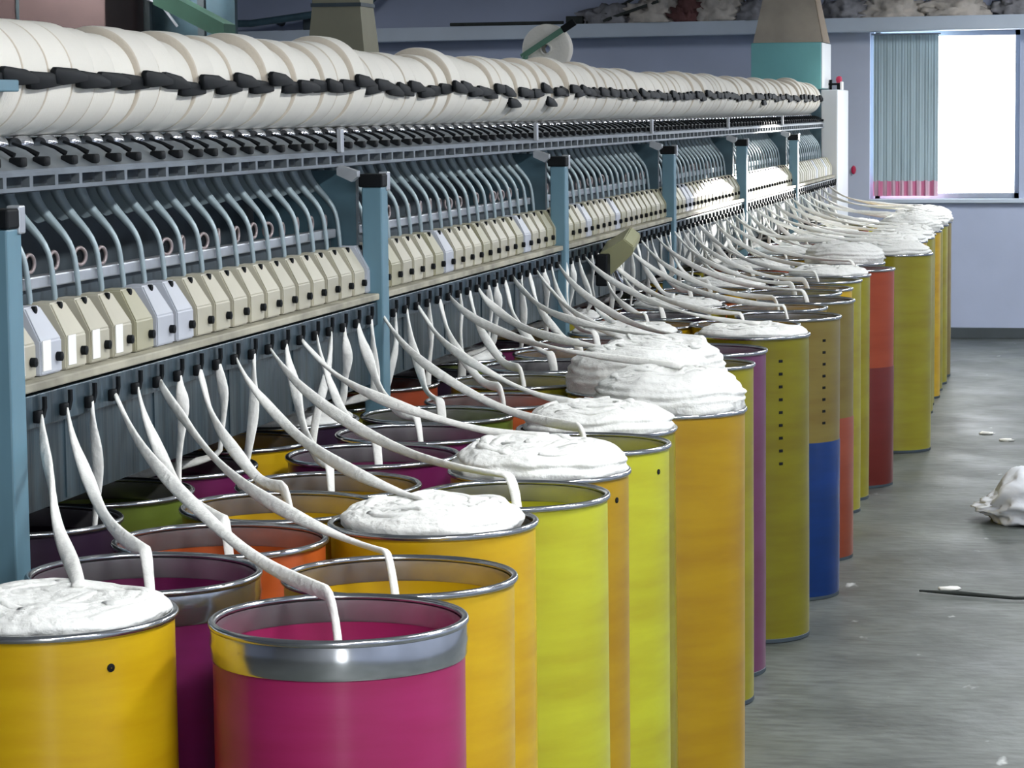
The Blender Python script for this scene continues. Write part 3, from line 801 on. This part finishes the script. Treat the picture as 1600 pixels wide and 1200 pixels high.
# raised package on the other side
ol = Vector((-2.75, 13.3, 2.165))
bm = package_mesh(0.125, 0.09)
for f in list(bm.faces):
    pass
o = obj('yarn_package', bm, [M['package'], M['package']], smooth=55, loc=ol); o.rotation_euler = (0, 0, 0)
tag(o, 'single round yarn package standing up above the row with a dark arm across it', 'yarn package')
bm = bmesh.new()
vs = box(bm, -0.15, 0.12, -0.012, 0.0, -0.014, 0.014, 0.003)
bmesh.ops.rotate(bm, verts=list(bm.verts), cent=(0, 0, 0), matrix=Matrix.Rotation(math.radians(-32), 3, 'Y'))
raised = mpart('raised_arm', bm, M['greensteel'], loc=(-2.745, 13.24, 2.205))
bm = bmesh.new(); vs = box(bm, 0.10, 0.175, -0.016, 0.004, -0.018, 0.018, 0.004)
bmesh.ops.rotate(bm, verts=list(bm.verts), cent=(0, 0, 0), matrix=Matrix.Rotation(math.radians(-32), 3, 'Y'))
obj('arm_tip', bm, M['black'], raised)
bm = bmesh.new(); tube(bm, [(-2.85, 13.22, 2.13), (-2.87, 13.22, 1.95), (-2.87, 13.22, 1.79)], 0.016, 8); mpart('arm_stand', bm, M['greensteel'], smooth=60)

# ------------------------------------------------------------------ slivers
plan = {0: 'B0', 1: 'B1', 2: 'C0', 3: 'A0', 4: 'B2', 5: 'A1', 6: 'C1', 7: 'B3', 8: 'D0', 9: 'A2', 10: 'C2', 11: 'A3', 12: 'B4', 13: 'A4', 14: 'B5', 15: 'C3'}
used = set(plan.values())
free = sorted([k for k in CANS if k not in used], key=lambda k: CANS[k][1] + {'A': 0.62, 'B': 0.4, 'C': 0.08, 'D': 0.0}[k[0]])
for i in range(16, 120):
    yy = ypos(*divmod(i, 20))
    if not free: break
    j = 0
    if CANS[free[0]][1] + {'A': 0.62, 'B': 0.4, 'C': 0.08, 'D': 0.0}[free[0][0]] > yy + 0.55: continue
    plan[i] = free.pop(0)
rs = random.Random(21)
def bez(p0, p1, p2, p3, t):
    a = 1 - t
    return p0 * a ** 3 + p1 * 3 * a * a * t + p2 * 3 * a * t * t + p3 * t ** 3
for i, key in plan.items():
    b, k = divmod(i, 20)
    yy = ypos(b, k)
    x, y, h, top, coil = CANS[key]
    s = Vector((-1.864, yy - 0.008, 1.312))
    row = key[0]
    ang = rs.uniform(0, 6.28); rr = rs.uniform(0.02, 0.07)
    tx, ty = x + rr * math.cos(ang), y + rr * math.sin(ang)
    pts = []
    if row == 'C':
        tx = min(x + 0.155, -1.895)
        ty = max(min(yy + (y - yy) * 0.6, y + 0.09), y - 0.09)
        e = Vector((tx, ty, (top if coil else h - 0.22)))
        for q in range(26): pts.append(bez(s, Vector((-1.862, yy, 1.22)), Vector((-1.866, ty, 1.16)), e, q / 25))
    elif row == 'D':
        e = Vector((x + 0.12, ty, h - 0.2))
        for q in range(14): pts.append(bez(s, Vector((-1.858, yy, 1.26)), Vector((-1.856, yy, 1.20)), Vector((-1.862, yy + (ty - yy) * 0.1, 1.125)), q / 13))
        c0 = pts[-1]
        for q in range(1, 16): pts.append(bez(c0, c0 + Vector((-0.02, (ty - yy) * 0.1, -0.05)), Vector((x + 0.3, ty, h + 0.03)), e, q / 15))
    elif coil:
        e = Vector((tx, ty, top + 0.004))
        d = e - s
        p1 = s + Vector((d.x * 0.16, d.y * 0.16, -0.12 if row == 'A' else -0.10)); p2 = s + Vector((d.x * 0.55, d.y * 0.55, d.z * 1.0)) + Vector((0, 0, 0.0))
        for q in range(30): pts.append(bez(s, p1, p2, e, q / 29))
    else:
        e = Vector((x - 0.02 if row == 'A' else x, y + 0.01, h + 0.035))
        d = e - s
        p1 = s + Vector((d.x * 0.18, d.y * 0.18, -0.13)); p2 = s + Vector((d.x * 0.55, d.y * 0.55, d.z * 1.04))
        for q in range(26): pts.append(bez(s, p1, p2, e, q / 25))
        dirv = Vector((d.x, d.y, 0)).normalized()
        for q in range(1, 9):
            t = q / 8
            pts.append(e + dirv * (0.045 * math.sin(t * PI / 2)) + Vector((0, 0, 0.008 * math.sin(t * PI) - 0.22 * t ** 1.6)))
    # small sway
    ph = rs.uniform(0, 6.28)
    N = len(pts)
    pts = [p + Vector((0.003 * math.sin(q * 0.4 + ph), 0.004 * math.sin(q * 0.3 + ph * 2), 0)) * min(1, q / 5) for q, p in enumerate(pts)]
    base = 0.0122 if i < 40 else 0.0108
    rad = [base * (0.55 + 0.45 * min(1, q / 4)) * (1 + 0.12 * math.sin(q * 0.45 + ph)) for q in range(N)]
    tw = [0.5 * ph + 1.3 * math.sin(q * 0.16 + ph) for q in range(N)]
    bm = bmesh.new(); tube(bm, pts, rad, 10, flat=0.5, twist=tw)
    o = obj('cotton_sliver', bm, M['cotton'], smooth=180)
    dest = {'A': 'into the aisle row', 'B': 'into the second row', 'C': 'straight down', 'D': 'back under the machine'}[row]
    tag(o, f'white sliver running {dest} from the {ORD[k]} hook of the {ORD[b]} bay', 'sliver', 'slivers feeding up into the machine')

# ------------------------------------------------------------------ things on the ledge of the far wall
def heap(name, loc, sx, sy, sz, mt, label, seed, cat='rag'):
    bm = bmesh.new(); bmesh.ops.create_icosphere(bm, subdivisions=4, radius=1)
    for v in bm.verts:
        p = v.co * 1.7 + Vector((seed * 3.1, seed, 0))
        k = 1 + 0.4 * noise.noise(p) + 0.35 * (0.4 - abs(noise.noise(p * 2.2)) * 2) + 0.22 * (0.4 - abs(noise.noise(p * 5)) * 2)
        v.co = Vector((v.co.x * sx * k, v.co.y * sy * k, max(v.co.z * sz * k, -0.02)))
    zmin = min(v.co.z for v in bm.verts)
    for v in bm.verts: v.co.z -= zmin
    return tag(obj(name, bm, mt, smooth=180, loc=loc), label, cat, 'rags piled on the far wall ledge' if cat == 'rag' else None)
LY = YW - 0.16
for j, (x, sx, sz, c, lab) in enumerate([(-3.92, 0.24, 0.13, 'rag_a', 'dark grey rag lump at the start of the pile on the ledge'),
        (-3.55, 0.24, 0.2, 'rag_b', 'pale beige cloth bundle between dark grey and brown rags on the ledge'),
        (-3.28, 0.15, 0.17, 'rag_c', 'brown red rag in the middle of the ledge pile'),
        (-3.02, 0.22, 0.22, 'rag_b', 'crumpled beige sheet folded over the ledge beside the brown red rag'),
        (-2.72, 0.2, 0.17, 'rag_a', 'grey rag heap on the ledge just before the beige duct'),
        (-2.02, 0.2, 0.13, 'rag_a', 'grey rag heap on the ledge just past the beige duct'),
        (-1.66, 0.26, 0.16, 'rag_b', 'pale cloth heap on the ledge above the curtain'),
        (-1.15, 0.3, 0.14, 'rag_b', 'pale cloth heap on the ledge above the bright window'),
        (-0.62, 0.26, 0.16, 'rag_a', 'grey rag heap on the ledge past the window head')]):
    heap('rag_bundle', (x, LY, ledge_top(x)), sx, 0.12, sz, M[c], lab, j + 1)
bm = bmesh.new()
for a, b2 in (((-0.28, -0.1, 0.015), (0.28, 0.05, 0.34)), ((-0.2, -0.12, 0.02), (0.25, -0.1, 0.17)), ((-0.35, -0.06, 0.012), (0.1, -0.03, 0.09))):
    tube(bm, [a, b2], 0.013, 6)
tag(obj('stick_bundle', bm, M['cordm'], loc=(-3.75, LY, ledge_top(-3.75)), smooth=60), 'dark loose sticks leaning in the rags on the far ledge', 'stick')
bm = bmesh.new()
tube(bm, [(-0.5, 0, 0.02), (-0.2, -0.02, 0.018), (0.1, 0, 0.02), (0.45, 0.01, 0.02)], 0.016, 6)
box(bm, 0.48, 0.62, -0.05, 0.03, 0, 0.07, 0.005)
tag(obj('cable', bm, M['cordm'], loc=(-4.75, LY, ledge_top(-4.75)), smooth=60), 'dark cable with a small box lying on the bare stretch of ledge', 'cable')

# clutter high up behind the packages at the near end
bm = bmesh.new(); box(bm, -0.65, 0.28, -0.4, 0.4, 0, 2.9, 0.01)
st = empty('storage_cabinet', (-5.75, 14.6, 0))
tag(st, 'tall brown cabinet standing behind the machine beyond the first packages', 'cabinet')
obj('body', bm, M['brown'], st)
bm = bmesh.new(); box(bm, -0.25, -0.235, -0.412, -0.4, 0.1, 2.8); obj('door_gap', bm, M['darkgrey'], st)
fr = empty('steel_rack', (-5.1, 14.9, 0))
tag(fr, 'dark steel rack with pale diagonal braces beside the brown cabinet', 'rack')
for x in (-0.33, 0.0):
    bm = bmesh.new(); box(bm, x, x + 0.04, -0.2, -0.16, 0, 3.0); obj('upright', bm, M['darkgrey'], fr)
bm = bmesh.new(); tube(bm, [(-0.3, -0.21, 2.52), (0.05, -0.21, 2.38)], 0.008, 6); tube(bm, [(-0.3, -0.21, 2.6), (-0.12, -0.21, 2.36)], 0.008, 6); obj('brace', bm, M['lightmetal'], fr)
bm = bmesh.new(); box(bm, -0.36, 0.16, 0.0, 0.05, 0, 3.0); obj('back_sheet', bm, M['bulk'], fr)
bm = bmesh.new()
prism(bm, [(-0.18, 0.18), (0.22, -0.03), (0.22, -0.09), (0.16, -0.09), (-0.18, 0.08)], -0.1, 0.1)
gs = empty('green_steel_arm', (-4.86, 13.9, 2.37)); tag(gs, 'green sloping steel arm hung above the packages before the bluish wall', 'steel arm')
obj('arm', bm, M['greensteel'], gs)
bm = bmesh.new(); tube(bm, [(-0.1, 0, 0.14), (-0.1, 0, ZC - 2.37)], 0.02, 8); obj('hanger', bm, M['darkgrey'], gs, smooth=60)
# low dark pipes along the far wall behind the green arm
bm = bmesh.new(); tube(bm, [(-8.0, YW - 0.4, 2.62), (-6.9, YW - 0.38, 2.60), (-6.4, YW - 0.36, 2.66), (-5.9, YW - 0.34, 2.75), (-5.6, YW - 0.32, 3.0), (-5.55, YW - 0.3, ZC)], 0.03, 8)
tag(obj('wall_pipe', bm, M['bulk'], smooth=60), 'dark pipe bending up the far wall behind the olive duct', 'pipe')
bm = bmesh.new(); lathe(bm, [(0.0005, -0.06), (0.03, -0.055), (0.035, 0)], 20, 'Y')
tag(obj('wall_plug', bm, M['recess'], smooth=60, loc=(-6.75, YW, 2.62)), 'small dark round plug on the bluish wall above the ledge', 'plug')
bm = bmesh.new(); box(bm, -6.5, -6.2, YW - 0.22, YW - 0.1, 0, 0.12, 0.01)
tag(obj('junction_box', bm, M['recess'], loc=(0, 0, ledge_top(-6.3))), 'dark junction box on the ledge just behind the olive duct', 'box')

# ------------------------------------------------------------------ floor things
bm = bmesh.new(); bmesh.ops.create_icosphere(bm, subdivisions=5, radius=1)
for v in bm.verts:
    p = v.co * 1.1 + Vector((7, 2, 1))
    k = 1 + 0.22 * noise.noise(p) + 0.16 * (0.35 - abs(noise.noise(p * 1.9)) * 1.6) + 0.10 * (0.4 - abs(noise.noise(p * 4.2)) * 2)
    x, z = v.co.x, v.co.z
    v.co = Vector((x * 0.34 * k, v.co.y * 0.26 * k, z * 0.17 * k))
    if x < -0.45: v.co.z *= max(0.42, 1 - (-0.45 - x) * 1.9)
    if v.co.z < -0.06: v.co.z = -0.06
zm = min(v.co.z for v in bm.verts)
for v in bm.verts: v.co.z -= zm
bg = tag(obj('plastic_bag', bm, M['bag'], smooth=180, loc=(-0.21, 12.05, 0)), 'crumpled white plastic bag of waste lying alone on the aisle floor', 'bag')
bm = bmesh.new()
tube(bm, [(-0.66, 10.12, 0.012), (-0.5, 10.08, 0.013), (-0.3, 10.02, 0.012), (-0.1, 10.05, 0.013), (0.15, 10.0, 0.012)], [0.004, 0.009, 0.006, 0.009, 0.007], 8)
tag(obj('lint_rope', bm, M['cordm'], smooth=60), 'dark dusty rope lying across the aisle floor', 'rope')
rl = random.Random(8)
for j, (x, y) in enumerate([(-0.55, 10.22), (-0.12, 10.12), (-0.62, 15.2), (-0.5, 14.9)]):
    bm = bmesh.new(); bmesh.ops.create_icosphere(bm, subdivisions=2, radius=1)
    for v in bm.verts:
        k = 1 + 0.5 * noise.noise(v.co * 2 + Vector((j, 0, 0)))
        v.co = Vector((v.co.x * 0.045 * k, v.co.y * 0.022 * k, max(v.co.z * 0.01 * k + 0.006, 0)))
    tag(obj('lint_tuft', bm, M['cotton'], smooth=180, loc=(x, y, 0)), 'small flat tuft of white cotton lint on the aisle floor', 'lint', 'lint tufts on the aisle floor')

# ------------------------------------------------------------------ ceiling lamps (tube fixtures), added fill rows and daylight
def lamp_fixture(x, y, power, k, zl, where):
    r = empty('tube_lamp', (x, y, zl))
    tag(r, f'white twin tube ceiling lamp {where}, {ORD[k]} along the room', 'lamp', 'tube lamps hung ' + where)
    bm = bmesh.new(); prism(bm, [(-0.12, 0.02), (0.12, 0.02), (0.06, 0.08), (-0.06, 0.08)], -0.62, 0.62); obj('housing', bm, M['ceil'], r)
    bm = bmesh.new(); tube(bm, [(0, -0.5, 0.08), (0, -0.5, ZC - zl)], 0.006, 6); tube(bm, [(0, 0.5, 0.08), (0, 0.5, ZC - zl)], 0.006, 6); obj('hanger', bm, M['darkgrey'], r)
    mt = bpy.data.materials.get('lamp_glow')
    if not mt:
        mt, nt, b = nodes('lamp_glow'); b.inputs['Emission Color'].default_value = (0.95, 0.98, 1, 1); b.inputs['Emission Strength'].default_value = 6
    for sx in (-0.05, 0.05):
        bm = bmesh.new(); tube(bm, [(sx, -0.6, 0), (sx, 0.6, 0)], 0.013, 10); obj('tube', bm, mt, r, smooth=60)
    ld = bpy.data.lights.new('tube_light', 'AREA'); ld.shape = 'RECTANGLE'; ld.size = 0.22; ld.size_y = 1.2; ld.energy = power; ld.color = (0.97, 0.99, 1.0)
    lo = bpy.data.objects.new('tube_light', ld); COL.objects.link(lo); lo.parent = r; lo.location = (0, 0, -0.02)
LAMPS = [(0.35, -2.6, 110, 3.15), (0.35, -0.2, 115, 3.15), (0.4, 2.2, 150, 3.15), (0.5, 5.2, 130, 3.15), (0.5, 8.5, 110, 3.15), (0.6, 12, 100, 3.15), (0.6, 15.5, 90, 3.15), (0.5, 19, 200, 3.15)]
SIDE_FILL = [(2.5, 1.5, 35, 2.75), (2.5, 5.5, 45, 2.75), (2.5, 9.5, 40, 2.75), (2.5, 13.5, 30, 2.75)]  # unseen lamps added to throw low fill light into the machine recess
BEYOND_FILL = [(-5.6, 8.0, 150, 3.15), (-5.6, 14.0, 100, 3.15), (-5.4, 18.5, 70, 3.15)]  # unseen lamps added to brighten the wall behind the machine
for k, (x, y, p, z) in enumerate(SIDE_FILL): lamp_fixture(x, y, p, k, z, 'as added fill beside the wall across the aisle')
for k, (x, y, p, z) in enumerate(BEYOND_FILL): lamp_fixture(x, y, p, k, z, 'as added fill beyond the machine')
for k, (x, y, p, z) in enumerate(LAMPS): lamp_fixture(x, y, p, k, z, 'over the aisle')

# daylight: bright sky outside and low sun through the far window
w = bpy.data.worlds.new('world'); scene.world = w; w.use_nodes = True
w.node_tree.nodes['Background'].inputs['Color'].default_value = (0.93, 0.97, 1, 1)
w.node_tree.nodes['Background'].inputs['Strength'].default_value = 9.0
pd = bpy.data.lights.new('window_portal', 'AREA'); pd.shape = 'RECTANGLE'; pd.size = WX1 - WX0; pd.size_y = WZ1 - WZ0
po = bpy.data.objects.new('window_portal', pd); COL.objects.link(po)
po.location = ((WX0 + WX1) / 2, YW + 0.27, (WZ0 + WZ1) / 2); po.rotation_euler = (-PI / 2, 0, 0)
pd.cycles.is_portal = True
pd2 = bpy.data.lights.new('door_portal', 'AREA'); pd2.shape = 'RECTANGLE'; pd2.size = DX1 - DX0; pd2.size_y = DZ
po2 = bpy.data.objects.new('door_portal', pd2); COL.objects.link(po2)
po2.location = ((DX0 + DX1) / 2, YB - 0.24, DZ / 2); po2.rotation_euler = (PI / 2, 0, 0)
pd2.cycles.is_portal = True
sd = bpy.data.lights.new('sun', 'SUN'); sd.energy = 45; sd.angle = math.radians(1.0); sd.color = (1, 0.97, 0.9)
so = bpy.data.objects.new('sun', sd); COL.objects.link(so)
so.rotation_euler = Vector((-0.13, -1, -0.115)).to_track_quat('-Z', 'Y').to_euler()
so.location = (0, 25, 5)

# ------------------------------------------------------------------ view
scene.view_settings.view_transform = 'Standard'
scene.view_settings.look = 'None'
scene.view_settings.exposure = -0.42
scene.view_settings.gamma = 1.0
scene.view_settings.use_curve_mapping = False
scene.cycles.use_denoising = True
scene.cycles.max_bounces = 8
scene.cycles.sample_clamp_indirect = 6.0
